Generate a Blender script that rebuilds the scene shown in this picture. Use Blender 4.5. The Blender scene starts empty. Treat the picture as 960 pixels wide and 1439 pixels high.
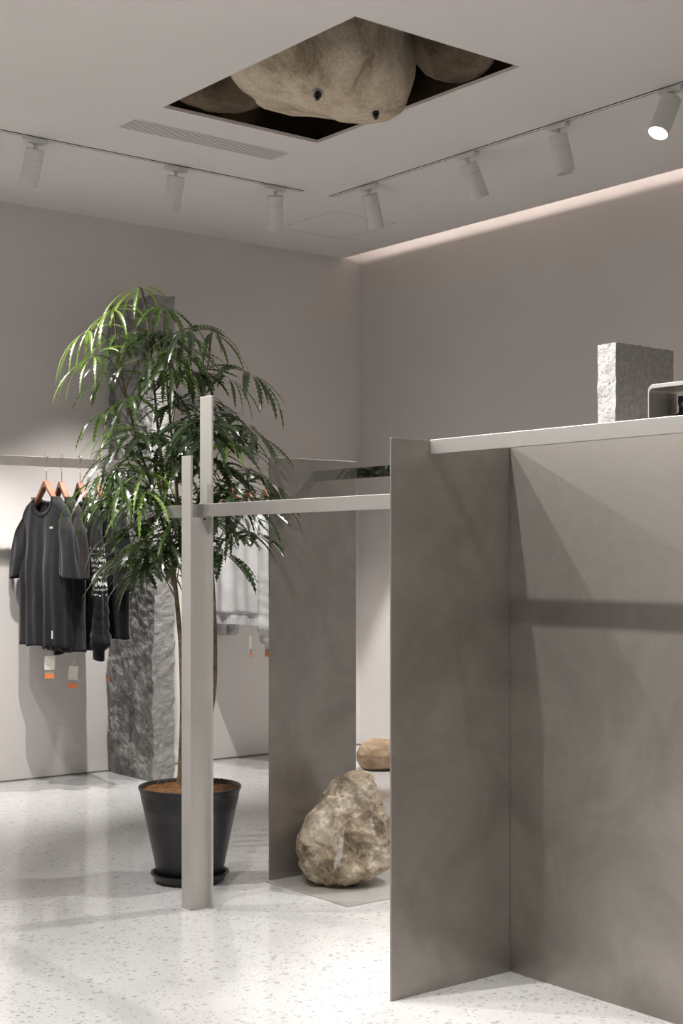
import bpy, bmesh, math, random
from mathutils import Vector, Matrix, noise
R = math.radians
S = bpy.context.scene
COL = S.collection

# ---------------------------------------------------------------- camera, world, lights, exposure
YAW = R(51.5)
CA, SA = math.cos(YAW), math.sin(YAW)
cam_d = bpy.data.cameras.new('camera')
cam = bpy.data.objects.new('camera', cam_d); COL.objects.link(cam)
cam.location = (0, 0, 1.15)
cam.rotation_euler = (R(90), 0, YAW - R(90))
cam_d.sensor_fit = 'HORIZONTAL'
cam_d.sensor_width = 24.0
cam_d.lens = 50.0
cam_d.shift_y = (786 - 719.5) / 960.0
cam_d.clip_start = 0.05
S.camera = cam
S.view_settings.view_transform = 'Standard'
S.view_settings.look = 'None'
S.view_settings.exposure = 0.0
S.view_settings.gamma = 1.0
S.view_settings.use_curve_mapping = False
w = bpy.data.worlds.new('world'); S.world = w; w.use_nodes = True
w.node_tree.nodes['Background'].inputs[0].default_value = (1, .97, .94, 1)
w.node_tree.nodes['Background'].inputs[1].default_value = 0.3

ZC = 2.996      # ceiling height
XW, YW = 5.58, 6.835   # right wall, left wall
X0, Y0 = -2.6, -2.6

LIGHT_COL = (1.0, .968, .94)
SPOT_GAIN = 1.5
def spot(pos, target, power, angle=50, blend=.45, size=.025):
    d = bpy.data.lights.new('track_or_fill_spot', 'SPOT')
    d.energy = power; d.color = LIGHT_COL; d.spot_size = R(angle); d.spot_blend = blend; d.shadow_soft_size = size
    o = bpy.data.objects.new('track_or_fill_spot', d); COL.objects.link(o)
    o.location = pos
    d.energy = power * SPOT_GAIN
    o.rotation_euler = (Vector(target) - Vector(pos)).to_track_quat('-Z', 'Y').to_euler()
    return o
def area(pos, target, power, sx, sy, col=LIGHT_COL):
    d = bpy.data.lights.new('ceiling_panel_light', 'AREA')
    d.energy = power; d.color = col; d.shape = 'RECTANGLE'; d.size = sx; d.size_y = sy
    o = bpy.data.objects.new('ceiling_panel_light', d); COL.objects.link(o)
    o.location = pos
    o.rotation_euler = (Vector(target) - Vector(pos)).to_track_quat('-Z', 'Y').to_euler()
    return o
# unseen spots added over the floor out of view; their bounce lifts the ceiling
for x, y in ((.3, 4.4), (-1.2, 3.0), (.2, 1.8), (-1.0, .4), (1.6, -.6), (-1.2, 5.4)):
    spot((x, y, 2.95), (x, y, 0), 230, 74, .6, .1)
# the visible fixtures: (ceiling x, ceiling y, aim direction)
LAMPS_LEFT = [(2.83, 5.71, (-.05, .36, -1)), (3.55, 5.71, (.04, .36, -1)), (4.124, 5.71, (.20, .30, -1))]
LAMPS_RIGHT = [(4.47, 5.40, (.40, .14, -1)), (4.47, 4.70, (.46, -.10, -1)), (4.47, 4.146, (.18, -.1, -1)), (4.47, 3.55, (-.52, .02, -1))]
LAMP_DROP, LAMP_LEN = .052, .165
# fixtures on the track ring's other two sides plus added spots, all unseen
for y, p in ((3.04, 150), (3.79, 100), (5.46, 90), (2.2, 60), (1.3, 45)):
    spot((1.65, y, 2.80), (2.84, 2.25, .72) if y > 2.8 else (2.35, y + .1, 0), p, 62 if y > 2.8 else 74, .6, .016)
spot((1.65, 3.42, 2.80), (2.42, 3.36, 0), 70, 50, .9, .016)
spot((1.65, 2.95, 2.80), (3.2, 4.1, .75), 80, 40, .7, .016)  # unseen spot added to lighten the narrow panel and the rock
spot((1.65, 4.70, 2.80), (2.62, 4.38, 1.25), 75, 46, .6, .016)
for x, y, p, t in ((4.47, 2.6, 45, (3.9, 2.5, 0)), (4.47, 1.7, 45, (3.8, 1.8, 0)), (3.9, .9, 40, (3.3, 1.8, 0)), (.8, 3.0, 50, (.9, 3.2, 0)), (.6, 1.0, 50, (.7, 1.0, 0)), (2.3, .9, 50, (2.2, 1.6, 0)),
                   (1.65, 5.71, 50, (1.7, 6.5, .8)), (2.2, 5.71, 60, (2.3, 6.5, .8))):
    spot((x, y, 2.80), t, p, 80, .6, .03)

# ---------------------------------------------------------------- materials
def mat(name, col, rough=.5, metal=0, spec=.5, **k):
    m = bpy.data.materials.new(name); m.use_nodes = True
    b = m.node_tree.nodes['Principled BSDF']
    b.inputs['Base Color'].default_value = (*col, 1)
    b.inputs['Roughness'].default_value = rough
    b.inputs['Metallic'].default_value = metal
    b.inputs['Specular IOR Level'].default_value = spec
    for kk, v in k.items(): b.inputs[kk.replace('_', ' ')].default_value = v
    return m
def nodes(m): return m.node_tree.nodes, m.node_tree.links, m.node_tree.nodes['Principled BSDF']
def texcoord(m, out='Object', scale=None):
    N, L, b = nodes(m)
    tc = N.new('ShaderNodeTexCoord')
    if scale is None: return tc.outputs[out]
    mp = N.new('ShaderNodeMapping'); mp.inputs['Scale'].default_value = scale
    L.new(tc.outputs[out], mp.inputs['Vector']); return mp.outputs[0]
def noise_node(m, scale, detail=4, rough=.55, vec=None, dist=0):
    N, L, b = nodes(m)
    n = N.new('ShaderNodeTexNoise'); n.inputs['Scale'].default_value = scale; n.inputs['Detail'].default_value = detail
    n.inputs['Roughness'].default_value = rough; n.inputs['Distortion'].default_value = dist
    L.new(vec if vec is not None else texcoord(m), n.inputs['Vector'])
    return n.outputs['Fac']
def ramp(m, fac, stops):
    N, L, b = nodes(m)
    r = N.new('ShaderNodeValToRGB'); e = r.color_ramp.elements
    while len(e) < len(stops): e.new(.5)
    for i, (p, c) in enumerate(stops):
        e[i].position = p; e[i].color = (*c, 1) if len(c) == 3 else c
    L.new(fac, r.inputs[0]); return r.outputs[0]
def maprange(m, fac, a, b_, c, d):
    N, L, b = nodes(m)
    r = N.new('ShaderNodeMapRange')
    for i, v in zip((1, 2, 3, 4), (a, b_, c, d)): r.inputs[i].default_value = v
    L.new(fac, r.inputs[0]); return r.outputs[0]
def mixc(m, fac, a, b_, mode='MIX'):
    N, L, b = nodes(m)
    n = N.new('ShaderNodeMix'); n.data_type = 'RGBA'; n.blend_type = mode
    for s, v in ((n.inputs[0], fac), (n.inputs[6], a), (n.inputs[7], b_)):
        if isinstance(v, (int, float)): s.default_value = v
        elif isinstance(v, tuple): s.default_value = (*v, 1)
        else: L.new(v, s)
    return n.outputs[2]
def bump(m, h, strength=.3, dist=.01):
    N, L, b = nodes(m)
    n = N.new('ShaderNodeBump'); n.inputs['Strength'].default_value = strength; n.inputs['Distance'].default_value = dist
    L.new(h, n.inputs['Height']); L.new(n.outputs[0], b.inputs['Normal'])
def link(m, out, inp):
    m.node_tree.links.new(out, m.node_tree.nodes['Principled BSDF'].inputs[inp])

def plaster(name, c0, c1):
    m = mat(name, c0, .85, spec=.2)
    f = noise_node(m, 1.3, 5, .6)
    link(m, ramp(m, f, [(.3, c0), (.7, c1)]), 'Base Color')
    bump(m, noise_node(m, 60, 4, .6), .12, .002)
    return m
M_WALL = plaster('wall_plaster', (.675, .64, .615), (.735, .70, .675))
M_WALLD = plaster('shaded_wall_plaster', (.10, .095, .09), (.13, .125, .12))  # dark colour put in so the steel reflects a dim unseen room side
M_CEIL = plaster('ceiling_paint', (.72, .69, .665), (.745, .715, .69))
M_WHITE = mat('white_powder_coat', (.72, .71, .69), .45)
M_LIP = mat('pale_pink_trim', (.85, .77, .73), .5)
M_DARK = mat('dark_recess', (.025, .022, .02), .7)
M_GREYTRIM = mat('grey_shadow_gap', (.16, .15, .14), .7)

# terrazzo
M_FLOOR = mat('terrazzo', (.7, .69, .68), .1, spec=.6)
M_FLOOR.node_tree.nodes['Principled BSDF'].inputs['IOR'].default_value = 1.6
def terrazzo(m):
    N, L, b = nodes(m)
    vec = texcoord(m)
    base = ramp(m, noise_node(m, 2.2, 5, .6), [(.3, (.53, .525, .52)), (.7, (.62, .615, .61))])
    fine = ramp(m, noise_node(m, 190, 3, .7), [(.35, (.80, .80, .80)), (.62, (1, 1, 1))])
    cur = mixc(m, .7, base, fine, 'MULTIPLY')
    for sc, thr, rad, dk, off in ((58, .68, .42, (.36, .355, .35), 0), (90, .78, .40, (.46, .45, .43), 3.1), (130, .84, .36, (.27, .265, .26), 7.7)):
        mp = N.new('ShaderNodeMapping'); mp.inputs['Location'].default_value = (off, off * .7, 0); mp.inputs['Scale'].default_value = (1, 1, .02)
        L.new(vec, mp.inputs[0])
        wn = N.new('ShaderNodeTexNoise'); wn.inputs['Scale'].default_value = sc * 1.1; L.new(mp.outputs[0], wn.inputs['Vector'])
        add = N.new('ShaderNodeMixRGB'); add.blend_type = 'ADD'; add.inputs[0].default_value = .5 / sc
        L.new(mp.outputs[0], add.inputs[1]); L.new(wn.outputs['Color'], add.inputs[2])
        v = N.new('ShaderNodeTexVoronoi'); v.inputs['Scale'].default_value = sc; L.new(add.outputs[0], v.inputs['Vector'])
        sep = N.new('ShaderNodeSeparateColor'); L.new(v.outputs['Color'], sep.inputs[0])
        a = N.new('ShaderNodeMath'); a.operation = 'GREATER_THAN'; a.inputs[1].default_value = thr; L.new(sep.outputs[0], a.inputs[0])
        r = N.new('ShaderNodeMath'); r.operation = 'MULTIPLY'; r.inputs[1].default_value = rad; L.new(sep.outputs[1], r.inputs[0])
        r2 = N.new('ShaderNodeMath'); r2.operation = 'ADD'; r2.inputs[1].default_value = .12; L.new(r.outputs[0], r2.inputs[0])
        d = N.new('ShaderNodeMath'); d.operation = 'LESS_THAN'; L.new(v.outputs['Distance'], d.inputs[0]); L.new(r2.outputs[0], d.inputs[1])
        k = N.new('ShaderNodeMath'); k.operation = 'MULTIPLY'; L.new(a.outputs[0], k.inputs[0]); L.new(d.outputs[0], k.inputs[1])
        tone = mixc(m, sep.outputs[2], dk, tuple(min(1, c * 1.5) for c in dk))
        cur = mixc(m, k.outputs[0], cur, tone)
    link(m, cur, 'Base Color')
    link(m, maprange(m, noise_node(m, 9, 3), .3, .7, .07, .13), 'Roughness')
terrazzo(M_FLOOR)

def steel(name, c, r0, r1, blot=.9, metal=.9):
    m = mat(name, c, r0, metal)
    N, L, b = nodes(m)
    big = noise_node(m, 3.1, 5, .62, dist=.4)
    fine = noise_node(m, 420, 3, .6)
    c2 = tuple(x * blot for x in c)
    link(m, mixc(m, .10, ramp(m, big, [(.32, c2), (.68, c)]), ramp(m, fine, [(.3, (.3, .3, .3)), (.7, (1, 1, 1))]), 'MULTIPLY'), 'Base Color')
    link(m, maprange(m, big, .3, .7, r0, r1), 'Roughness')
    bump(m, fine, .10, .0006)
    return m
M_STEEL = steel('brushed_stainless_steel', (.45, .42, .382), .47, .36, .66, .87)
M_STEEL2 = steel('satin_stainless_bar', (.42, .405, .38), .48, .40, .88, .80)
M_STEEL3 = steel('satin_stainless_post', (.62, .60, .565), .48, .40, .9, .62)
M_MIRROR = mat('polished_steel', (.50, .51, .50), .06, 1)
M_BRASS = mat('brass_wire', (.75, .58, .30), .25, 1)
M_BOLT = mat('black_oxide_steel', (.05, .05, .055), .4, .8)

def stone(name, cols, scale=9, fine=120, bstr=.5, bd=.01, rough=.9):
    m = mat(name, cols[0], rough, spec=.25)
    a = ramp(m, noise_node(m, scale, 8, .68, dist=.5), [(.37, cols[0]), (.5, cols[1]), (.64, cols[2])])
    b_ = ramp(m, noise_node(m, fine, 4, .7), [(.35, (.62, .60, .58)), (.65, (1.0, 1.0, 1.0))])
    link(m, mixc(m, .8, a, b_, 'MULTIPLY'), 'Base Color')
    bump(m, noise_node(m, scale * 5, 8, .7), bstr, bd)
    return m
M_ROCK = stone('tan_fieldstone', [(.20, .155, .105), (.50, .41, .30), (.80, .73, .61)], 7, 70, .9, .02)
def vein(m, col, sc, lo, hi):      # pale mineral patch with its own shape
    N, L, b = nodes(m)
    src = b.inputs['Base Color'].links[0].from_socket
    f = maprange(m, noise_node(m, sc, 6, .6, vec=texcoord(m, 'Object', (2.6, 2.6, .9)), dist=.8), lo, hi, 0, .75)
    link(m, mixc(m, f, src, col), 'Base Color')
vein(M_ROCK, (.66, .62, .60), 5.5, .60, .68)
M_ROCK_B = stone('orange_fieldstone', [(.30, .21, .14), (.45, .33, .22), (.52, .42, .32)], 7, 110, .4, .006)
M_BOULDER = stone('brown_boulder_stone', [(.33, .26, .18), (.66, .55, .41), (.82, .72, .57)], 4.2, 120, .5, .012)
M_BOULDER_SHADE = stone('shaded_boulder_stone', [(.07, .05, .033), (.13, .095, .062), (.20, .15, .10)], 5, 90, .5, .012)  # stone darkened so the shade of the recess sits in its colour
M_PILLAR = stone('grey_split_granite', [(.17, .165, .16), (.30, .295, .285), (.46, .455, .44)], 11, 160, .8, .012, .7)
M_PILLAR_S = stone('grey_dressed_granite', [(.30, .295, .285), (.36, .355, .345), (.42, .415, .405)], 25, 170, .5, .006)
M_BLOCK = stone('speckled_granite', [(.35, .34, .33), (.42, .41, .40), (.5, .49, .475)], 60, 260, .3, .002)
M_BLOCK_R = stone('lit_split_granite', [(.40, .395, .385), (.48, .475, .465), (.56, .555, .545)], 25, 200, .5, .004)  # split face coloured paler for the light falling on it

def fabric(name, c, c2):
    m = mat(name, c, .95, spec=.15)
    b = m.node_tree.nodes['Principled BSDF']
    b.inputs['Sheen Weight'].default_value = .15
    link(m, ramp(m, noise_node(m, 14, 5, .6), [(.3, c), (.7, c2)]), 'Base Color')
    bump(m, noise_node(m, 500, 2), .3, .0015)
    return m
M_CHAR = fabric('washed_charcoal_jersey', (.011, .011, .0125), (.017, .017, .019))
M_BROWNBLK = fabric('faded_brown_black_jersey', (.014, .0115, .011), (.022, .0185, .018))
M_BLACK = fabric('black_fleece', (.005, .005, .0065), (.009, .009, .011))
M_LGREY = fabric('pale_grey_fleece', (.46, .455, .45), (.54, .535, .53))
M_PRINT = mat('white_screen_print', (.70, .70, .68), .8)
M_TAG = mat('ivory_card', (.72, .70, .62), .7)
M_TAGG = mat('grey_card', (.36, .35, .31), .7)
M_ORANGE = mat('orange_card', (.85, .25, .07), .7)
M_STRING = mat('white_string', (.75, .74, .7), .8)
M_WOOD = mat('red_brown_wood', (.42, .20, .11), .45)
link(M_WOOD, ramp(M_WOOD, noise_node(M_WOOD, 6, 4, .6, vec=texcoord(M_WOOD, 'Object', (1, 1, 9))), [(.3, (.24, .095, .05)), (.7, (.36, .16, .09))]), 'Base Color')
M_POT = mat('black_plastic', (.016, .016, .018), .42)
link(M_POT, ramp(M_POT, noise_node(M_POT, 11, 8, .7, dist=1.5), [(.45, (.012, .012, .014)), (.75, (.045, .045, .046))]), 'Base Color')
M_SOIL = stone('coir_soil', [(.25, .115, .045), (.46, .23, .095), (.62, .36, .17)], 40, 200, 1, .01)
M_STEM = stone('green_brown_bark', [(.14, .10, .06), (.22, .17, .10), (.30, .24, .15)], 30, 150, .4, .002, .7)
M_TWIG = mat('dark_petiole', (.07, .055, .03), .5)
def leafmat(name, c0, c1, rough):
    m = mat(name, c0, rough, spec=.9)
    b = m.node_tree.nodes['Principled BSDF']
    f = noise_node(m, 18, 3)
    link(m, ramp(m, f, [(.3, c0), (.7, c1)]), 'Base Color')
    # blades let a little light through
    N, L, _ = nodes(m)
    tr = N.new('ShaderNodeBsdfTranslucent'); tr.inputs[0].default_value = (c1[0] * 1.6, c1[1] * 1.7, c1[2] * .8, 1)
    mx = N.new('ShaderNodeMixShader'); mx.inputs[0].default_value = .22
    out = N['Material Output']
    L.new(b.outputs[0], mx.inputs[1]); L.new(tr.outputs[0], mx.inputs[2]); L.new(mx.outputs[0], out.inputs[0])
    return m
M_LEAF = [leafmat('dark_green_leaf', (.020, .035, .016), (.045, .072, .030), .22),
          leafmat('mid_green_leaf', (.050, .095, .020), (.085, .15, .035), .26),
          leafmat('young_green_leaf', (.13, .22, .025), (.21, .33, .05), .38)]
def emit(name, c, s):
    m = bpy.data.materials.new(name); m.use_nodes = True
    b = m.node_tree.nodes['Principled BSDF']
    b.inputs['Emission Color'].default_value = (*c, 1); b.inputs['Emission Strength'].default_value = s
    return m
M_LED = emit('led_strip', (1, .86, .80), 15)
M_LAMPON = emit('lit_lens', (1, .98, .95), 9)
M_LENS = mat('dim_lens', (.5, .5, .48), .2)

# ---------------------------------------------------------------- mesh helpers
def tag(o, label=None, cat=None, group=None, kind=None):
    if label: o['label'] = label
    if cat: o['category'] = cat
    if group: o['group'] = group
    if kind: o['kind'] = kind
    return o
def empty(name, loc, label, cat, group=None, rz=0):
    o = bpy.data.objects.new(name, None); COL.objects.link(o); o.location = loc; o.rotation_euler = (0, 0, rz)
    o.empty_display_size = .05
    return tag(o, label, cat, group)
class MB:
    def __init__(s): s.v = []; s.f = []; s.m = []
    def add(s, vs, fs, mi=0):
        n = len(s.v); s.v += [tuple(v) for v in vs]; s.f += [tuple(i + n for i in f) for f in fs]; s.m += [mi] * len(fs)
    def box(s, a, b, mi=0):
        x0, y0, z0 = a; x1, y1, z1 = b
        s.add([(x0, y0, z0), (x1, y0, z0), (x1, y1, z0), (x0, y1, z0), (x0, y0, z1), (x1, y0, z1), (x1, y1, z1), (x0, y1, z1)],
              [(0, 3, 2, 1), (4, 5, 6, 7), (0, 1, 5, 4), (1, 2, 6, 5), (2, 3, 7, 6), (3, 0, 4, 7)], mi)
    def tube(s, pts, rad, n=10, caps=True, mi=0):
        pts = [Vector(p) for p in pts]; rings = []
        up = Vector((.13, .27, 1)).normalized()
        for i, p in enumerate(pts):
            d = (pts[min(i + 1, len(pts) - 1)] - pts[max(i - 1, 0)]).normalized()
            a = d.cross(up)
            if a.length < .05: a = d.cross(Vector((1, 0, 0)))
            a.normalize(); b = d.cross(a)
            r = rad[i] if isinstance(rad, list) else rad
            rx, ry = r if isinstance(r, tuple) else (r, r)
            rings.append([p + a * (math.cos(t) * rx) + b * (math.sin(t) * ry) for t in [k * 2 * math.pi / n for k in range(n)]])
        vs = [v for r in rings for v in r]; fs = []
        for i in range(len(rings) - 1):
            for k in range(n):
                k2 = (k + 1) % n
                fs.append((i * n + k, i * n + k2, (i + 1) * n + k2, (i + 1) * n + k))
        if caps:
            fs.append(tuple(range(n - 1, -1, -1))); fs.append(tuple((len(rings) - 1) * n + k for k in range(n)))
        s.add(vs, fs, mi)
    def lathe(s, prof, n=48, c=(0, 0, 0), mi=0, closed=False):
        vs = []; fs = []
        for r, z in prof:
            for k in range(n):
                t = k * 2 * math.pi / n; vs.append((c[0] + r * math.cos(t), c[1] + r * math.sin(t), c[2] + z))
        for i in range(len(prof) - 1):
            for k in range(n):
                k2 = (k + 1) % n
                fs.append((i * n + k, i * n + k2, (i + 1) * n + k2, (i + 1) * n + k))
        s.add(vs, fs, mi)
    def build(s, name, m, parent=None, smooth=False, bevel=0, loc=None):
        me = bpy.data.meshes.new(name); me.from_pydata(s.v, [], s.f)
        for mm in (m if isinstance(m, (list, tuple)) else [m]): me.materials.append(mm)
        for p, mi in zip(me.polygons, s.m):
            p.material_index = mi; p.use_smooth = smooth
        me.validate()
        o = bpy.data.objects.new(name, me); COL.objects.link(o)
        if parent: o.parent = parent
        if loc: o.location = loc
        if bevel:
            b = o.modifiers.new('bevel', 'BEVEL'); b.width = bevel; b.segments = 2; b.limit_method = 'ANGLE'
        return o
def boxo(name, a, b, m, parent=None, bevel=0.0008):
    mb = MB(); mb.box(a, b); return mb.build(name, m, parent, bevel=bevel)
def fix_normals(o):
    bm = bmesh.new(); bm.from_mesh(o.data); bmesh.ops.recalc_face_normals(bm, faces=bm.faces); bm.to_mesh(o.data); bm.free(); return o
def structure(o): o['kind'] = 'structure'; return o
def fb(p, sc, oc=5): return noise.fractal(Vector(p) * sc, 1.0, 2.0, oc)

# ---------------------------------------------------------------- the room
structure(boxo('floor', (X0, Y0, -.1), (XW + .1, YW + .1, 0), M_FLOOR, bevel=0))
structure(boxo('wall_left', (X0, YW, 0), (XW + .2, YW + .12, 3.4), M_WALL, bevel=0))
structure(boxo('wall_right', (XW, Y0, 0), (XW + .12, YW, 3.4), M_WALL, bevel=0))
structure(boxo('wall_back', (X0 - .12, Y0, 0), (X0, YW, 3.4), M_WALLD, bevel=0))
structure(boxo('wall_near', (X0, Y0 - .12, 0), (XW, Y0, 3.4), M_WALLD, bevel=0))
CE = 5.44    # the ceiling stops short of the right wall and leaves a light cove
OX0, OX1, OY0, OY1 = 3.045, 3.845, 3.755, 5.005
mb = MB()
ZT = ZC + .012
mb.box((X0, Y0, ZC), (OX0, YW, ZT)); mb.box((OX1, Y0, ZC), (CE, YW, ZT))
mb.box((OX0, Y0, ZC), (OX1, OY0, ZT)); mb.box((OX0, OY1, ZC), (OX1, YW, ZT))
structure(mb.build('ceiling', M_CEIL))
mb = MB()
mb.box((CE - .22, Y0, 3.28), (XW, YW, 3.32)); mb.box((CE - .25, Y0, ZT), (CE - .22, YW, 3.32))
structure(mb.build('trim_1', M_CEIL))
# thin metal lip round the ceiling opening
mb = MB(); t = .006
for a, b in (((OX0, OY0), (OX1, OY0 + .002)), ((OX0, OY1 - .002), (OX1, OY1)),
             ((OX0, OY0), (OX0 + .002, OY1)), ((OX1 - .002, OY0), (OX1, OY1))):
    mb.box((*a, ZC - .001), (*b, ZT + .001))
structure(mb.build('trim_2', M_LIP))
M_CAV = mat('dark_bronze_lining', (.10, .075, .055), .22, .85)
mb = MB(); e = .012
mb.box((OX0 - e - .02, OY0 - e - .02, ZT), (OX0 - e, OY1 + e, 4.0)); mb.box((OX1 + e, OY0 - e, ZT), (OX1 + e + .02, OY1 + e + .02, 4.0))
mb.box((OX0 - e, OY0 - e - .02, ZT), (OX1 + e + .02, OY0 - e, 4.0)); mb.box((OX0 - e - .02, OY1 + e, ZT), (OX1 + e, OY1 + e + .02, 4.0))
mb.box((OX0 - .05, OY0 - .05, 4.0), (OX1 + .05, OY1 + .05, 4.04))
structure(mb.build('trim_3', M_CAV))
structure(boxo('baseboard_shadow_left', (X0, YW - .004, 0), (XW, YW, .007), M_GREYTRIM, bevel=0))  # dark strip stands in for the shadow of the recessed wall foot
structure(boxo('baseboard_shadow_right', (XW - .004, Y0, 0), (XW, YW - .004, .007), M_GREYTRIM, bevel=0))  # same strip, shadow gap put into its grey
# hairline joint of an access hatch
mb = MB(); hx0, hx1, hy0, hy1 = 4.66, 5.10, 5.93, 6.41; q = .0011
for a, b in (((hx0, hy0), (hx1, hy0 + q)), ((hx0, hy1), (hx1, hy1 + q)), ((hx0, hy0), (hx0 + q, hy1)), ((hx1, hy0), (hx1 + q, hy1 + q))):
    mb.box((*a, ZC - .0006), (*b, ZC + .001))
structure(mb.build('trim_4', M_GREYTRIM))
# cove light: a led profile lying on the ceiling board and shining at the wall
cv = empty('cove_light', (CE - .10, 2.1, ZT), 'long hidden strip light in the gap between ceiling and right wall', 'light')
boxo('profile', (-.02, -4.5, 0), (-.004, 4.66, .03), M_WHITE, cv)
boxo('diffuser', (-.004, -4.5, .004), (0, 4.66, .026), M_LED, cv, 0)

# linear air grille
vg = empty('air_vent', (3.44, 5.28, ZC), 'narrow white slotted air grille in the ceiling beside the square opening', 'vent')
mb = MB(); mb.box((-.40, -.066, -.0012), (.40, .066, 0)); mb.build('backing', M_DARK, vg)
mb = MB()
for k in range(8):
    y = -.066 + k * .132 / 7
    mb.box((-.402, y - .0060, -.0022), (.402, y + .0060, -.0012))
mb.build('slats', M_CEIL, vg)

# tracks
def track(name, a, b, label):
    d = (Vector(b) - Vector(a)); L = d.length; rz = math.atan2(d.y, d.x)
    r = empty(name, (*a, ZC), label, 'track', None, rz)
    mb = MB(); mb.box((0, -.017, -.0035), (L, -.004, 0)); mb.box((0, .004, -.0035), (L, .017, 0)); mb.box((-.004, -.017, -.0035), (0, .017, 0)); mb.box((L, -.017, -.0035), (L + .004, .017, 0))
    mb.build('rim', M_CEIL, r)
    mb = MB(); mb.box((0, -.004, -.0012), (L, .004, 0)); mb.box((0, -.0185, -.003), (L, -.017, 0)); mb.box((0, .017, -.003), (L, .0185, 0)); mb.build('slot', M_DARK, r)
track('lighting_track', (X0 + .5, 5.71), (4.286, 5.71), 'long lighting track running parallel to the clothes wall at left')
track('lighting_track', (4.47, .5), (4.47, 5.70), 'lighting track running parallel to the right wall beside the glowing cove')

def lamp(x, y, aim, label, on=True, adapter_rot=0, power=55, visible_on=False, cone=62, blend=.95):
    g = 'white cylinder spotlights on the ceiling tracks'
    r = empty('spotlight', (x, y, ZC - .0035), label, 'spotlight', g)
    mb = MB(); mb.box((-.016, -.055, -.022), (.016, .055, 0))
    if adapter_rot: mb.v = [(v[1], v[0], v[2]) for v in mb.v]
    fix_normals(mb.build('adapter', M_WHITE, r, bevel=.004))
    mb = MB(); mb.tube([(0, 0, -.018), (0, 0, -.050)], .009, 12); mb.build('neck', M_WHITE, r, smooth=False)
    a = Vector(aim).normalized()
    q = a.to_track_quat('-Z', 'Y')
    R0 = .041
    mb = MB()
    mb.lathe([(.0, 0), (R0 - .003, 0), (R0, -.003), (R0, -.046), (R0 - .0015, -.047), (R0 - .0015, -.049), (R0, -.050), (R0, -LAMP_LEN), (R0 - .003, -LAMP_LEN), (R0 - .004, -LAMP_LEN + .022), (0, -LAMP_LEN + .024)], 40)
    h = mb.build('housing', M_WHITE, r, smooth=False)
    top = Vector((0, 0, -.045)) + a * .0
    h.location = top; h.rotation_mode = 'QUATERNION'; h.rotation_quaternion = q
    mb = MB(); mb.lathe([(0, -LAMP_LEN + .010), (R0 - .0045, -LAMP_LEN + .010), (R0 - .0045, -LAMP_LEN + .006), (0, -LAMP_LEN + .006)], 32)
    l = mb.build('lens', M_LAMPON if visible_on else M_LENS, h)
    p = Vector((x, y, ZC - .0035)) + top + a * (LAMP_LEN + .004)
    spot(p, p + a, power, cone, blend, .014)
    return r
lamp(*LAMPS_LEFT[0], 'white spotlight on the left track above the black clothes, nearest the left edge', adapter_rot=1, power=145)
lamp(*LAMPS_LEFT[1], 'white spotlight on the left track above the top of the plant, below the air grille', adapter_rot=1, power=170)
lamp(*LAMPS_LEFT[2], 'white spotlight last on the left track, near its end by the room corner', adapter_rot=1, power=110)
lamp(*LAMPS_RIGHT[0], 'white spotlight nearest the room corner on the right track', power=190, cone=47, blend=.3)
lamp(*LAMPS_RIGHT[1], 'white spotlight strongly tilted towards the right wall, second from corner on right track', power=30, cone=40)
lamp(*LAMPS_RIGHT[2], 'white spotlight hanging nearly upright on the right track, third from the corner', power=40, cone=50)
lamp(*LAMPS_RIGHT[3], 'white spotlight at the right edge with its glowing mouth facing the camera', power=130, visible_on=True)

# ---------------------------------------------------------------- steel display structure, foreground right
XB, YP = 2.84, 2.815      # back panel plane, side panel plane
st = empty('steel_clothes_display', (XB, YP, 0), 'large brushed steel panel display with slim bars and a tall post, filling the right foreground', 'display stand')
def W(name, a, b, m, par, bevel=.0008):
    o = par.matrix_world.translation if False else Vector(par.location)
    return boxo(name, tuple(Vector(a) - o), tuple(Vector(b) - o), m, par, bevel)
W('side_panel', (2.404, YP, 0), (XB, YP + .006, 1.467), M_STEEL, st, .002)
W('back_panel', (XB, 1.0, 0), (XB + .006, YP + .006, 1.467), M_STEEL, st, .001)
W('side_panel', (2.404, 1.0, 0), (XB, 1.006, 1.467), M_STEEL, st, .002)
W('front_bar', (2.540, 1.006, 1.429), (2.552, YP, 1.468), M_STEEL2, st, .0012)
W('shelf', (XB + .006, 1.0, 1.452), (3.36, YP + .006, 1.467), M_STEEL, st)
W('hanging_rail', (2.545, YP + .006, 1.289), (2.557, 4.155, 1.331), M_STEEL2, st, .0012)
post = W('post', (2.520, 3.951, 0), (2.580, 3.955, 1.288), M_STEEL3, st, .0004)
def WP(name, a, b, m, par, bevel=.0008):
    return boxo(name, tuple(Vector(a) - Vector((XB, YP, 0))), tuple(Vector(b) - Vector((XB, YP, 0))), m, par, bevel)
WP('flange', (2.512, 3.951, 0), (2.520, 4.006, 1.490), M_STEEL3, post, .0006)
WP('flange', (2.580, 3.930, 0), (2.587, 4.000, 1.690), M_STEEL3, post, .0006)
WP('flange', (2.587, 3.968, .0), (2.606, 3.974, 1.288), M_STEEL3, post, .0004)
mb = MB(); mb.tube([(2.566 - XB, 3.948 - YP, 1.283), (2.566 - XB, 3.951 - YP, 1.283)], .004, 12); mb.build('screw', M_BOLT, post)

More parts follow.
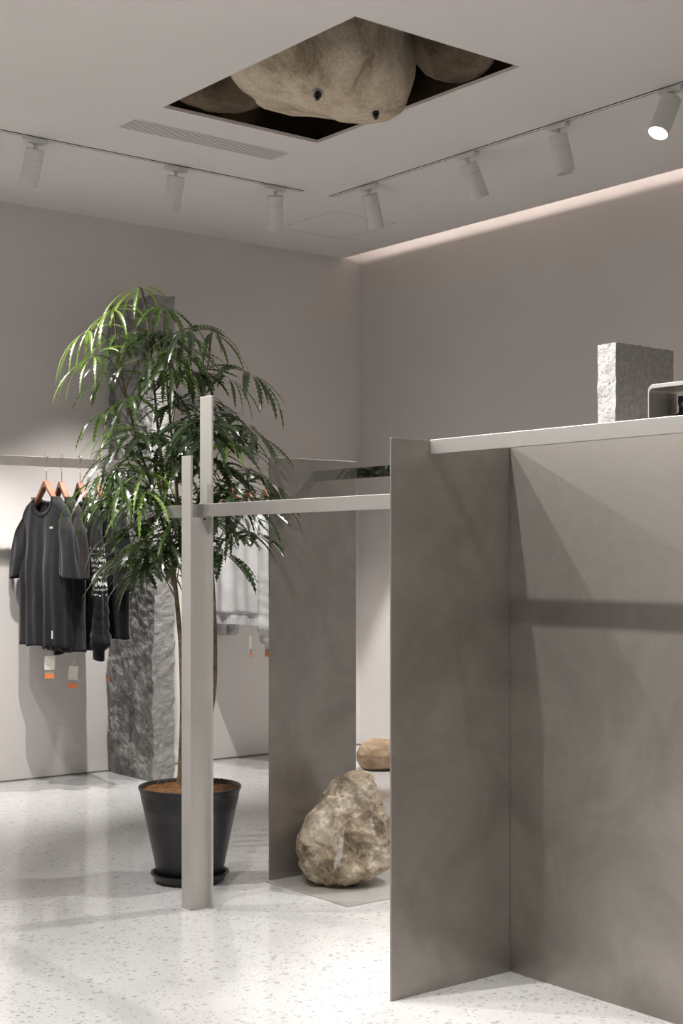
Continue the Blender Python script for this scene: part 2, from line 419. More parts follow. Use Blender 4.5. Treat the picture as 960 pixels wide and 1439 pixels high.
# ---------------------------------------------------------------- L-shaped stand behind
s3 = empty('steel_stand', (2.953, 4.124, 0), 'tall narrow steel panel on a thin floor plate that carries the tan rock', 'display stand')
W('panel', (2.953, 4.124, .006), (3.350, 4.130, 1.515), M_STEEL, s3, .001)
W('floor_plate', (2.943, 3.666, 0), (3.52, 4.130, .006), M_STEEL3, s3, .0008)
W('mirror_bar', (3.154, 3.10, 1.434), (3.166, 4.124, 1.472), M_MIRROR, s3, .0006)
W('bracket', (3.156, 3.655, 1.428), (3.172, 3.668, 1.480), M_BOLT, s3)

# ---------------------------------------------------------------- wall clothes rail
rl = empty('clothes_rail', (3.8, 6.52, 1.64), 'long flat steel clothes rail fixed along the left wall', 'rail')
boxo('bar', (-5.2, -.006, -.024), (1.35, .006, .024), M_STEEL, rl, .001)
for x in (-5.0, -2.4, 1.25): boxo('bracket', (x - .006, .006, -.02), (x + .006, YW - 6.52, .02), M_STEEL2, rl)

# ---------------------------------------------------------------- stones
def wedge(name, levels, depth, m, loc, parent=None, amp=.012, sc=9, seed=0, facets=(), n=96, rows=70, power=2.3, label=None, cat=None, smooth=True, rug=0):
    """rock from horizontal slices (z, left, right) seen from the camera side; depth = half depth factor"""
    mb = MB(); zs = [l[0] for l in levels]
    z0, z1 = zs[0], zs[-1]
    def at(z):
        w_ = (z1 - z0) * .035
        ss = [at0(min(z1, max(z0, z + w_ * q))) for q in (-1, -.5, 0, .5, 1)]
        return [sum(s_[k] for s_ in ss) / 5 for k in (0, 1)]
    def at0(z):
        for i in range(len(levels) - 1):
            a, b = levels[i], levels[i + 1]
            if a[0] <= z <= b[0]:
                t = (z - a[0]) / (b[0] - a[0]); t2 = t
                return [a[k] + (b[k] - a[k]) * t2 for k in (1, 2)]
        return levels[-1][1:3]
    right = Vector((SA, -CA, 0)); fwd = Vector((CA, SA, 0))
    vs = []; fs = []
    for i in range(rows + 1):
        z = z0 + (z1 - z0) * (.5 - .5 * math.cos(math.pi * i / rows))
        l, r = at(z); c, h = (l + r) / 2, (r - l) / 2
        dh = depth(z, h) if callable(depth) else depth * h
        for k in range(n):
            t = 2 * math.pi * k / n
            ct, stt = math.cos(t), math.sin(t)
            x = math.copysign(abs(ct) ** (2 / power), ct); y = math.copysign(abs(stt) ** (2 / power), stt)
            vs.append(right * (c + h * x) + fwd * (dh * y) + Vector((0, 0, z)))
    cen = sum(vs, Vector()) / len(vs)
    for nx, ny, nz, dd in facets:      # planar breaks
        nn = Vector((nx, ny, nz)).normalized(); nn = right * nn.x + fwd * nn.y + Vector((0, 0, nn.z))
        for i, v in enumerate(vs):
            e = (v - cen).dot(nn) - dd
            if e > 0: vs[i] = v - nn * e * .86
    out = []
    for v in vs:
        p = v + Vector((seed * 3.7, seed * 1.3, seed))
        d = fb(p, sc, 6) * amp + (noise.noise(p * sc * .35)) * amp * 1.2 + abs(noise.noise(p * sc * 2.1)) * amp * -.6
        if rug:
            q_ = noise.noise(p * sc * 1.4); d += rug * (1.2 - 4.5 * abs(q_)) * .6 + rug * .55 * noise.fractal(p * sc * 4.5, .8, 2, 4)
        nrm = (v - cen); nrm.z *= .6; nrm.normalize()
        out.append(v + nrm * d)
    for i in range(rows):
        for k in range(n):
            k2 = (k + 1) % n
            fs.append((i * n + k, i * n + k2, (i + 1) * n + k2, (i + 1) * n + k))
    mb.add(out, fs)
    mb.f.append(tuple(range(n - 1, -1, -1))); mb.f.append(tuple(rows * n + k for k in range(n))); mb.m += [0, 0]
    o = mb.build(name, m, parent, smooth=smooth, loc=loc)
    if label: tag(o, label, cat)
    return o
k = 5.07 / 2000
def lv(rows, yb, xc, k): return [((yb - y) * k, (a - xc) * k, (b - xc) * k) for y, a, b in rows]
wedge('rock', lv([(1252, 436, 480), (1249, 428, 500), (1243, 421, 522), (1234, 415, 538), (1216, 410, 547), (1195, 409, 547), (1178, 412, 545), (1160, 424, 539), (1140, 440, 529), (1124, 449, 521), (1112, 455, 517), (1105, 463, 513), (1101, 474, 507), (1099, 482, 500)], 1252, 478, k),
      lambda z, h: h * .80 + .015, M_ROCK, (3.155, 3.935, .008), amp=.012, sc=14, seed=3, power=2.2, n=180, rows=130, rug=.006,
      facets=[(-.5, -1, .35, .128), (.65, -1, .30, .105), (0, -1, 1.3, .145), (1, -.2, .5, .16)],
      label='large tan rock shaped like a blunt triangle, sitting on the steel floor plate', cat='rock')
k = 7.75 / 2000
wedge('rock', lv([(1083, 534, 570), (1079, 528, 580), (1070, 523, 588), (1060, 523, 590), (1050, 528, 588), (1043, 537, 580), (1040, 546, 570)], 1083, 557, k),
      .9, M_ROCK_B, (5.02, 5.97, .0), amp=.006, sc=9, seed=8, label='small rounded orange rock on the floor behind the tall panel edge', cat='rock')

# boulders hung in the ceiling recess
big = wedge('hanging_boulder', [(-.055, .06, .19), (-.045, -.05, .235), (-.02, -.16, .26), (.015, -.27, .275), (.05, -.38, .285), (.10, -.44, .295), (.18, -.455, .305), (.30, -.43, .31), (.45, -.36, .30), (.58, -.2, .2), (.63, -.05, .05)],
      lambda z, h: h * .85, M_BOULDER, (3.53, 4.45, ZC - .028), amp=.016, sc=4, seed=5, power=2.4,
      label='big pale brown boulder with two bolts hanging in the ceiling opening', cat='rock')
def bolt(parent, wloc, nr, s=1.0):
    r = Vector(wloc) - Vector(parent.location)
    mb = MB()
    d = Vector(nr).normalized()
    mb.tube([r - d * .03, r + d * .004 * s], .024 * s, 24); o = mb.build('washer', M_STEEL2, parent)
    mb = MB(); mb.tube([r + d * .004, r + d * .020 * s], .015 * s, 6); mb.tube([r + d * .018, r + d * .034 * s], .008 * s, 12); mb.build('bolt', M_BOLT, o)
bolt(big, (3.362, 4.373, 2.959), (-.29, -.22, -.93)); bolt(big, (3.601, 4.311, 2.919), (-.12, -.21, -.97))
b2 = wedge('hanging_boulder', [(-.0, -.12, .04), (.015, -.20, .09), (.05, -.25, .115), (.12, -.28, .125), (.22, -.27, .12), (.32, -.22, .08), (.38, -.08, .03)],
      .8, M_BOULDER_SHADE, (3.30, 4.84, ZC + .006), amp=.014, sc=5, seed=15, label='smaller brown boulder at the left corner of the ceiling opening', cat='rock')
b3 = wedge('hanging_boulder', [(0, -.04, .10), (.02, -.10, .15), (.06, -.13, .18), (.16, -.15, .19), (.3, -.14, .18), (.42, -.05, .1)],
      1.2, M_BOULDER_SHADE, (3.70, 3.99, ZC + .0), amp=.014, sc=5, seed=25, label='brown boulder with shade in its colour at the right side of the ceiling opening', cat='rock')

# ---------------------------------------------------------------- split stone pillar
def roughbox(name, dims, m, parent, amps, step=.012, loc=(0, 0, 0), seed=0, sc=9):
    """box grown from a grid; amps = displacement on -x,+x,-y,+y,+z faces"""
    dx, dy, dz = dims; bm = bmesh.new()
    nx, ny, nz = [max(2, round(d / step)) for d in dims]
    def face(o, u, v, nu, nv):
        g = [[bm.verts.new(Vector(o) + Vector(u) * (i / nu) + Vector(v) * (j / nv)) for j in range(nv + 1)] for i in range(nu + 1)]
        for i in range(nu):
            for j in range(nv): bm.faces.new((g[i][j], g[i + 1][j], g[i + 1][j + 1], g[i][j + 1]))
    face((0, 0, 0), (0, dy, 0), (0, 0, dz), ny, nz); face((dx, 0, 0), (0, dy, 0), (0, 0, dz), ny, nz)
    face((0, 0, 0), (dx, 0, 0), (0, 0, dz), nx, nz); face((0, dy, 0), (dx, 0, 0), (0, 0, dz), nx, nz)
    face((0, 0, dz), (dx, 0, 0), (0, dy, 0), nx, ny); face((0, 0, 0), (dx, 0, 0), (0, dy, 0), nx, ny)
    bmesh.ops.remove_doubles(bm, verts=bm.verts, dist=1e-5)
    for v in bm.verts:
        p = v.co.copy(); q = p + Vector((seed, seed * 2, 0))
        # chipped, plated split face: steps between noise plateaus
        a = noise.noise(q * sc * .55) + .5 * noise.noise(q * sc * 1.3)
        st_ = math.floor(a * 3.2) / 3.2 + .35 * (a * 3.2 - math.floor(a * 3.2)) ** 3
        f = st_ * .75 + .30 * noise.fractal(q * sc * 3.2, .9, 2, 4)
        g = noise.fractal(q * sc * 2.2, .9, 2, 4)
        if p.x < 1e-4: v.co.x -= amps[0] * f
        if p.x > dx - 1e-4: v.co.x += amps[1] * g
        if p.y < 1e-4: v.co.y -= amps[2] * g
        if p.y > dy - 1e-4: v.co.y += amps[3] * g
        if p.z > dz - 1e-4: v.co.z += amps[4] * g
    bmesh.ops.recalc_face_normals(bm, faces=bm.faces)
    me = bpy.data.meshes.new(name); bm.to_mesh(me); bm.free()
    ms = m if isinstance(m, list) else [m]
    for mm in ms: me.materials.append(mm)
    if len(ms) > 1:
        for p in me.polygons: p.material_index = 1 if (abs(p.center.x) < .06 * max(1, 0) + amps[0] * 1.5 and abs(p.normal.x) > .25 and p.center.x < dx * .45) else 0
    o = bpy.data.objects.new(name, me); COL.objects.link(o); o.location = loc
    if parent: o.parent = parent
    return o
pl = roughbox('stone_pillar', (.128, .46, 2.52), [M_PILLAR_S, M_PILLAR], None, (.022, .006, .005, 0, .006), .0115, (3.815, 6.36, 0), 4, 9)
tag(pl, 'tall rough grey split granite slab standing against the left wall behind the plant', 'pillar')

blk = roughbox('granite_block', (.244, .063, .265), [M_BLOCK, M_BLOCK_R], None, (.006, .001, .0003, .0003, .002), .004, (2.952, 2.530, 1.467), 9, 40)
tag(blk, 'upright speckled grey granite block with a split edge coloured as lit on the shelf at right', 'stone block')

# small bent steel riser beside it, with a dark box under it
rs = empty('steel_riser', (2.90, 2.378, 1.467), 'low bent steel riser at the right edge in front of the granite block', 'display riser')
mb = MB()
prof = [(0, 0), (0, .112)] + [(.016 - .016 * math.cos(a), .116 + .016 * math.sin(a)) for a in [R(10 * q) for q in range(1, 10)]] + [(.42, .132)]
inn = [(.004, 0), (.004, .110)] + [(.016 - .012 * math.cos(a), .110 + .012 * math.sin(a)) for a in [R(10 * q) for q in range(1, 10)]] + [(.42, .120)]
n = len(prof); vs = []
for x in (0, .113):
    vs += [(x, -a, b) for a, b in prof] + [(x, -a, b) for a, b in inn]
fs = []
for i in range(n - 1):
    fs += [(i, i + 1, n + i + 1, n + i), (2 * n + i, 3 * n + i, 3 * n + i + 1, 2 * n + i + 1), (i, 2 * n + i, 2 * n + i + 1, i + 1), (n + i, n + i + 1, 3 * n + i + 1, 3 * n + i)]
fs += [(0, n, 3 * n, 2 * n), (n - 1, 3 * n - 1, 4 * n - 1, 2 * n - 1)]
mb.add(vs, fs); fix_normals(mb.build('bent_sheet', M_STEEL2, rs, bevel=.0006))
boxo('end_leg', (0, -.42, 0), (.113, -.416, .119), M_STEEL2, rs, .0005)
mb = MB(); mb.lathe([(0, 0), (.021, 0), (.022, .002), (.022, .045), (.020, .052), (.012, .058), (.012, .075), (.014, .076), (.014, .094), (0, .095)], 24)
o = mb.build('dark_bottle', mat('dark_blue_glass', (.02, .025, .04), .1), smooth=True, loc=(3.008, 2.349, 1.467)); o.scale = (1, 1, 1.15)
tag(o, 'small dark blue bottle standing beneath the bent steel riser', 'bottle')

# ---------------------------------------------------------------- pot and plant
PX, PY = 2.75, 4.33
pot = empty('plant_pot', (PX, PY, 0), 'large black tapered plant pot filled with coir, on a saucer behind the steel post', 'pot')
mb = MB(); mb.lathe([(0, .006), (.112, .006), (.114, .010), (.1795, .328), (.1835, .330), (.1840, .339), (.181, .341), (.1785, .338), (.175, .300), (.108, .02), (0, .02)], 72)
mb.build('vessel', M_POT, pot, smooth=False, bevel=0)
for p in pot.children[0].data.polygons: p.use_smooth = True
mb = MB(); mb.lathe([(0, 0), (.118, 0), (.122, .003), (.134, .028), (.140, .030), (.140, .034), (.131, .034), (.118, .006), (0, .006)], 72); mb.build('saucer', M_POT, pot)
mb = MB(); rng = random.Random(4); vs = []; fs = []
NR, NT = 22, 72
for i in range(NR + 1):
    for t in range(NT):
        r = .1765 * i / NR; a = 2 * math.pi * t / NT; x, y = r * math.cos(a), r * math.sin(a)
        vs.append((x, y, .322 + .012 * (1 - (i / NR) ** 2) + .010 * fb((x, y, 0), 22) * (1 if i < NR else 0)))
for i in range(NR):
    for t in range(NT):
        t2 = (t + 1) % NT; fs.append((i * NT + t, i * NT + t2, (i + 1) * NT + t2, (i + 1) * NT + t))
mb.add(vs, fs)
for q in range(150):     # loose coir fibres
    a = rng.uniform(0, 2 * math.pi); r = .165 * math.sqrt(rng.random()); p = Vector((r * math.cos(a), r * math.sin(a), .330))
    d = Vector((rng.uniform(-1, 1), rng.uniform(-1, 1), rng.uniform(.1, .9))).normalized() * rng.uniform(.01, .035)
    mb.tube([p, p + d * .6 + Vector((0, 0, .003)), p + d], .0007, 3, False)
mb.build('coir_soil', M_SOIL, pot)

HUBS = [
    (2.657,4.531,2.146,2,0.19,0), (2.509,4.457,2.036,2,0.23,-1), (2.414,4.469,1.955,2,0.21,-1), (2.42,4.438,1.862,2,0.2,-1), (2.674,4.39,2.058,1,0.17,0.4), 
    (2.812,4.28,1.966,1,0.2,1), (2.851,4.504,1.982,1,0.17,0.2), (2.887,4.157,1.812,0,0.22,1), (2.584,4.333,1.86,0,0.2,-0.3), (2.623,4.558,1.914,0,0.18,-0.6), 
    (2.639,4.29,1.85,1,0.22,0.1), (2.516,4.515,1.803,0,0.17,-0.8), (2.779,4.37,1.835,0,0.19,0.4), (2.531,4.375,1.725,1,0.2,-0.6), (2.516,4.515,1.688,1,0.18,-0.9), 
    (2.685,4.228,1.621,0,0.2,0), (2.734,4.469,1.712,0,0.18,0), (2.52,4.321,1.583,0,0.2,-0.4), (2.536,4.499,1.624,2,0.18,-0.8), (2.865,4.237,1.624,0,0.2,0.8), 
    (2.962,4.288,1.639,0,0.2,1), (2.878,4.1,1.59,0,0.17,1), (2.775,4.117,1.556,2,0.13,0.2), (2.533,4.272,1.45,2,0.22,-0.3), (2.531,4.375,1.51,1,0.2,-0.8), 
    (2.462,4.367,1.474,1,0.22,-1), (2.643,4.287,1.49,1,0.19,0.2), (2.692,4.439,1.565,0,0.18,0), (2.788,4.235,1.493,0,0.18,0.3), (2.77,4.057,1.383,0,0.2,0.5), 
    (2.915,4.198,1.471,0,0.2,0.9), (2.959,4.163,1.441,0,0.15,1), (2.836,4.261,1.395,0,0.18,0.4), (2.786,4.173,1.175,0,0.19,0.7), (2.939,4.179,1.237,0,0.12,0.4), 
    (2.847,4.188,1.266,0,0.18,0.6), (2.582,4.271,1.227,0,0.19,0.1), (2.555,4.357,1.277,0,0.2,-0.6), (2.566,4.475,1.267,0,0.2,-0.9), (2.6,4.384,1.178,0,0.18,-0.3), 
    (2.643,4.287,1.365,0,0.19,0.1), (2.698,4.498,1.374,0,0.18,-0.3), (2.859,4.562,1.755,0,0.18,0.3), (2.905,4.461,1.749,0,0.18,0.7), (2.516,4.388,1.39,1,0.19,-0.8), 
    (2.516,4.515,1.395,1,0.2,-1), (2.74,4.337,1.267,0,0.16,0.1), (2.68,4.385,1.14,0,0.16,0), (2.917,4.069,1.365,0,0.17,1), (2.912,4.329,1.816,1,0.18,0.8), 
    (2.719,4.61,2.001,1,0.18,-0.2), (2.828,4.587,1.995,0,0.18,0.2), (2.571,4.535,1.964,1,0.2,-0.7), (2.427,4.395,1.442,1,0.22,-1), (2.46,4.305,1.41,1,0.21,-0.8), 
    (2.494,4.277,1.348,0,0.2,-0.6), (2.513,4.237,1.379,2,0.2,-0.3), (2.504,4.333,1.177,0,0.21,-0.9), (2.502,4.399,1.54,0,0.2,-0.7), (2.733,4.151,1.581,0,0.21,0.5), 
    (2.679,4.194,1.511,0,0.19,0.1), (2.837,4.107,1.364,0,0.2,0.8), ]
STEMS = [[(2.743, 4.361, 0.315), (2.734, 4.342, 0.655), (2.72, 4.378, 1.037), (2.714, 4.422, 1.294), (2.716, 4.484, 1.582), (2.696, 4.5, 1.842), (2.68, 4.513, 2.05), (2.661, 4.528, 2.141)],
    [(2.757, 4.298, 0.322), (2.786, 4.237, 0.648), (2.809, 4.257, 0.86), (2.823, 4.297, 1.114), (2.827, 4.332, 1.371), (2.834, 4.39, 1.634), (2.823, 4.335, 1.809), (2.812, 4.28, 1.961)],
    [(2.791, 4.399, 0.311), (2.806, 4.413, 0.698), (2.8, 4.443, 1.009), (2.773, 4.439, 1.27), (2.761, 4.448, 1.478), (2.745, 4.461, 1.686), (2.732, 4.471, 1.894), (2.676, 4.388, 2.053)],
    [(2.746, 4.396, 0.316), (2.781, 4.432, 0.594), (2.8, 4.481, 0.903), (2.749, 4.458, 1.166), (2.672, 4.455, 1.397), (2.596, 4.452, 1.599), (2.556, 4.483, 1.828), (2.511, 4.455, 2.029)]]
plant = empty('potted_plant', (PX, PY, .315), 'tall green plant with drooping narrow serrated finger leaves growing from the black pot', 'plant')
PO = Vector((PX, PY, .315))
def curve(pts, n):
    pts = [Vector(p) for p in pts]; out = []
    P = [pts[0]] + pts + [pts[-1]]
    for i in range(1, len(P) - 2):
        for q in range(n):
            t = q / n; a, b, c, d = P[i - 1], P[i], P[i + 1], P[i + 2]
            out.append(.5 * ((2 * b) + (-a + c) * t + (2 * a - 5 * b + 4 * c - d) * t * t + (-a + 3 * b - 3 * c + d) * t ** 3))
    out.append(pts[-1]); return out
stem_pts = []
for s in STEMS:
    c = curve(s, 6); c[0].z = .30; stem_pts += [p for p in c if p.z > .8]
    mb = MB(); n = len(c)
    mb.tube([p - PO for p in c], [.0098 - .0075 * i / n for i in range(n)], 10); mb.build('stem', M_STEM, plant, smooth=True)
def leaflet(mb, base, d, up, L, wd, droop, curl, rng):
    n = 22; p = Vector(base); d = Vector(d).normalized(); vs = []; fs = []
    st_ = L / n; ph = rng.random()
    tw = rng.uniform(-.5, .5)
    for i in range(n + 1):
        s = i / n
        if s < .14: w_ = .0011
        else:
            q = (s - .14) / .86
            w_ = wd * (math.sin(math.pi * min(1, q ** .85)) ** .75) * .5 + .0006
            w_ *= 1.25 if i % 2 == 0 else .62
        side = d.cross(up)
        if side.length < .05: side = d.cross(Vector((1, 0, 0)))
        side.normalize(); nn = side.cross(d).normalized()
        side = side * math.cos(tw * s) + nn * math.sin(tw * s); nn = side.cross(d).normalized()
        fwd_ = d * (st_ * .45 if i % 2 == 0 and s > .14 else 0)
        vs += [p - side * w_ + nn * w_ * .28 + fwd_, p, p + side * w_ + nn * w_ * .28 + fwd_]
        p = p + d * st_
        d = (d + Vector((0, 0, -1)) * droop * st_ * (1 + 2.2 * s) + side * curl * st_).normalized()
    for i in range(n):
        a = i * 3
        fs += [(a, a + 1, a + 4, a + 3), (a + 1, a + 2, a + 5, a + 4)]
    mb.add(vs, fs)
RT = Vector((SA, -CA, 0)); FW = Vector((CA, SA, 0))
def leaf(hub, tone, L, lean, rng):
    hub = Vector(hub)
    # join the stem a little below the hub
    sp = min(stem_pts, key=lambda q: (q - hub + Vector((0, 0, .10))).length)
    mb = MB()
    mid = (sp + hub) / 2 + Vector((0, 0, .035))
    pc = curve([sp, mid, hub], 6)
    mb.tube([q - hub for q in pc], [.0022 - .0008 * i / len(pc) for i in range(len(pc))], 6, mi=1)
    out = hub - sp; out.z = 0
    out = (out.normalized() if out.length > .02 else FW) * .35 + RT * lean * .9 - FW * rng.uniform(0, .5)
    nrm = (Vector((0, 0, 1)) + out * .45).normalized()
    u = nrm.cross(Vector((0, 1, .1))).normalized(); v = nrm.cross(u)
    n = rng.randint(7, 10); a0 = rng.uniform(0, 6.28)
    for i in range(n):
        a = a0 + 2 * math.pi * i / n + rng.uniform(-.12, .12)
        d = u * math.cos(a) + v * math.sin(a)
        f = .5 + .5 * d.dot(out.normalized())
        ll = L * (.68 + .46 * f) * rng.uniform(.88, 1.08)
        dd = d + nrm * rng.uniform(-.10, .22) + Vector((0, 0, -.28 if tone else -.10)) + RT * lean * (.35 if tone == 2 else .12)
        leaflet(mb, (0, 0, 0), dd, nrm, ll, (rng.uniform(.019, .028), rng.uniform(.015, .021), rng.uniform(.011, .015))[tone], rng.uniform(1.2, 4.8) * (1.4 if tone else 1), rng.uniform(-1.2, 1.2), rng)
    mb.build('leaf', [M_LEAF[tone], M_TWIG], plant, smooth=False, loc=tuple(hub - PO))
rng = random.Random(11)
for x, y, z, t, L, f in HUBS: leaf((x, y, z), t, L, f, rng)
# inner leaves
boxes = [((-.26, .10), (1.50, 1.98), 20), ((-.20, .20), (1.28, 1.62), 14), ((-.30, .02), (1.10, 1.40), 15), ((.02, .22), (1.2, 1.4), 4)]
for (l0, l1), (z0, z1), cnt in boxes:
    for q in range(cnt):
        dd = 5.12 + rng.uniform(-.20, .30)
        lat = -.54 + rng.uniform(l0, l1) * .8
        leaf(FW * dd + RT * lat + Vector((0, 0, rng.uniform(z0, z1))), 0 if rng.random() < .8 else 1, rng.uniform(.15, .2), rng.uniform(-.8, .8), rng)

# ---------------------------------------------------------------- clothes
RY, RZ = 6.52, 1.64
def hanger(x, label, tilt):
    h = empty('clothes_hanger', (x, RY, 1.665), label, 'hanger', 'wooden hangers on the wall rail', R(tilt))
    # wooden body: two curved arms meeting in a flat top
    mb = MB(); n = 18; sec = []
    for i in range(-n, n + 1):
        s = i / n; a = abs(s) ** 1.25; y = math.copysign(a * .20, s); ay = abs(y)
        z = -.137 if ay < .010 else (-.137 - .092 * ((ay - .010) / .080) ** .9 if ay < .09 else -.229 - .088 * ((ay - .09) / .11))
        th = .030 if ay < .010 else .026 - .04 * ay; wx = .016 - .006 * a
        sec.append((y, z, th, wx))
    vs = []
    for y, z, th, wx in sec: vs += [(-wx, y, z - th / 2), (wx, y, z - th / 2), (wx, y, z + th / 2), (-wx, y, z + th / 2)]
    fs = []
    for i in range(len(sec) - 1):
        for k in range(4):
            k2 = (k + 1) % 4; fs.append((i * 4 + k, i * 4 + k2, i * 4 + 4 + k2, i * 4 + 4 + k))
    fs += [(0, 3, 2, 1), tuple(len(vs) - 4 + q for q in range(4))]
    mb.add(vs, fs); fix_normals(mb.build('arm', M_WOOD, h, bevel=.003))
    mb = MB(); pts = [(0, 0, -.125), (0, 0, -.075), (0, .004, -.062), (0, .016, -.045)]
    pts = [(0, 0, -.125), (0, 0, -.07)] + [(0, .001 + .013 - .013 * math.cos(a) - .0, -.05 + .0 ) for a in ()]
    # question-mark hook over the bar
    pts += [(0, .011, -.052), (0, .015, -.035), (0, .0155, -.012)] + [(0, .0155 * math.cos(a), .003 + .012 * math.sin(a)) for a in [R(20 * q) for q in range(1, 10)]] + [(0, -.016, -.010)]
    mb.tube(curve(pts, 4), .0019, 8); mb.build('hook', M_BRASS, h, smooth=True)
    return h
def garment(name, cat, x, label, mats, hw=.265, zt=1.452, zh=.72, sleeve='short', tilt=0, seed=0, rib=False, group=None, thick=1.0, dy=0, zs=None, slen=None):
    """mesh shirt hanging on a hanger; front looks to -x"""
    m_body = mats; rng = random.Random(seed)
    g = empty(name, (x, RY + dy, zh), label, cat, group, tilt)
    NU, NV = 56, 50; nk = .088
    H_ = zt - zh
    def top(u):
        y = abs(u) * hw
        if y < nk: return zt - .004
        q_ = (y - nk) / (hw - nk)
        return zt - .075 * q_ - .055 * q_ ** 5
    def neckdip(u, front):
        y = abs(u) * hw
        if y < nk:
            return (.075 if front else .018) * math.sqrt(max(0, 1 - (y / nk) ** 2))
        return 0
    def shape(u, v, front):
        zt_ = top(u) - neckdip(u, front); wv = 1.0 + .03 * v
        z = zt_ + (zh - zt_) * v
        if v > .97: z += .004 * math.sin(u * 9 + seed)
        y = u * hw * wv * (1 - .10 * math.exp(-((v - .0) / .05) ** 2) * 0)
        T = (.024 + .024 * min(1, v * 2.2)) * thick * (max(0, 1 - abs(u) ** 4)) ** .5
        fold = .011 * min(1, v * 1.6) * (math.sin(u * 8.5 + seed * 1.7 + .6 * math.sin(v * 2)) + .6 * math.sin(u * 17 + seed * 2.9 + v * 1.4)) * (1 - abs(u) ** 6)
        fold += .004 * noise.noise(Vector((u * 4, v * 5, seed)))
        if rib and v > .90: T *= .8; fold *= .35 if v > .93 else .8
        X = -T + fold if front else T + fold * .8
        return (X, y, z - zh)
    for front in (True,):
        mb = MB(); vs = []; fs = []
        ring = []
        for j in range(NV + 1):
            v = j / NV
            for i in range(NU + 1):
                vs.append(shape(-1 + 2 * i / NU, v, True))
        off = len(vs)
        for j in range(NV + 1):
            v = j / NV
            for i in range(NU + 1):
                vs.append(shape(-1 + 2 * i / NU, v, False))
        for j in range(NV):
            for i in range(NU):
                a = j * (NU + 1) + i
                fs.append((a, a + NU + 1, a + NU + 2, a + 1)); fs.append((off + a, off + a + 1, off + a + NU + 2, off + a + NU + 1))
            for i in (0, NU):
                a = j * (NU + 1) + i; b = a + NU + 1
                fs.append((a, off + a, off + b, b) if i == 0 else (a, b, off + b, off + a))
        for i in range(NU):
            u = abs(-1 + 2 * (i + .5) / NU) * hw
            if u > nk: fs.append((i, i + 1, off + i + 1, off + i))
        mb.add(vs, fs)
        body = mb.build('body', m_body, g, smooth=True)
        sol = body.modifiers.new('cloth', 'SOLIDIFY'); sol.thickness = .0025; sol.offset = 0
    # collar rib
    mb = MB(); pts = []
    for i in range(25):
        u = -nk / hw + 2 * nk / hw * i / 24; p = Vector(shape(u, 0, True)); pts.append((p.x - .002, p.y, p.z + .002))
    for i in range(25):
        u = nk / hw - 2 * nk / hw * i / 24; p = Vector(shape(u, 0, False)); pts.append((p.x + .002, p.y, p.z + .002))
    pts.append(pts[0])
    mb.tube(pts, (.0045, .011), 8, False); mb.build('collar', m_body, g, smooth=True)
    # sleeves
    zc = (zs if zs else (1.05 if sleeve == 'short' else .665)) - zh
    def sleeve_pt(sgn, s, t, off=0):
        y0 = sgn * (hw - .045); ztp = top(1) - zh - .005
        zz = ztp + .048 * (1 - s) + (zc - ztp) * s
        if sleeve == 'short':
            cy = y0 + sgn * (.015 + .045 * s); ry = .052 + .020 * math.sin(math.pi * min(1, s * 1.0) * .5); rx = .022 + .018 * s
        else:
            cy = y0 + sgn * (.010 + .045 * math.sin(s * math.pi * .6)); ry = .060 - .012 * s; rx = .026 + .012 * s
            if s > .90: ry = .036; rx = .026
            elif s > .82: ry += .010; rx += .006
        if s < .22: q = s / .22; ry *= .30 + .70 * q ** .6; rx *= .45 + .55 * q; cy -= sgn * .012 * (1 - q)
        f = 1 + .16 * math.sin(3 * t + s * 3 + seed) * min(1, s * 3) + .10 * math.sin(5 * t + seed - s * 4) * min(1, s * 3)
        if sleeve != 'short' and s > .9: f = 1 + .03 * math.sin(14 * t)
        if sleeve != 'short' and .45 < s < .9: f += .08 * math.sin(s * 70 + math.sin(t) * 2)
        return (rx * math.cos(t) * f - .006 * s - .008 + off * math.cos(t), cy + (ry * f + off) * math.sin(t), zz + .010 * math.sin(t) * sgn * -s)
    shape.sleeve = sleeve_pt; shape.zr = (top(1) - zh - .005 + .048, zc)
    for sgn in (-1, 1):
        mb = MB(); n = 30; K = 28
        vs = [sleeve_pt(sgn, i / n, 2 * math.pi * k / K) for i in range(n + 1) for k in range(K)]
        fs = []
        for i in range(n):
            for k in range(K):
                k2 = (k + 1) % K; fs.append((i * K + k, i * K + k2, (i + 1) * K + k2, (i + 1) * K + k))
        fs.append(tuple(range(K - 1, -1, -1)))
        mb.add(vs, fs); fix_normals(o := mb.build('sleeve', m_body, g, smooth=True))
        sol = o.modifiers.new('cloth', 'SOLIDIFY'); sol.thickness = .0025; sol.offset = 0
    if rib:
        mb = MB(); vs = []; fs = []; q = 0
        for z in (.0, .018, .036, .055):
            for k in range(112):
                if k < 57: u = -1 + 2 * k / 56; p = shape(u, 1 - (z / H_), True)
                else: u = 1 - 2 * (k - 56) / 56; p = shape(u, 1 - (z / H_), False)
                e = .0022 * (1 if k % 2 else -.2) + .003
                vs.append((p[0] + (-e if k < 57 else e), p[1] * 1.005, z - .004))
        for r_ in range(3):
            for k in range(112):
                k2 = (k + 1) % 112; fs.append((r_ * 112 + k, r_ * 112 + k2, (r_ + 1) * 112 + k2, (r_ + 1) * 112 + k))
        mb.add(vs, fs); mb.build('hem_rib', m_body, g, smooth=False)
    g['_w'] = 0; del g['_w']
    return g, shape
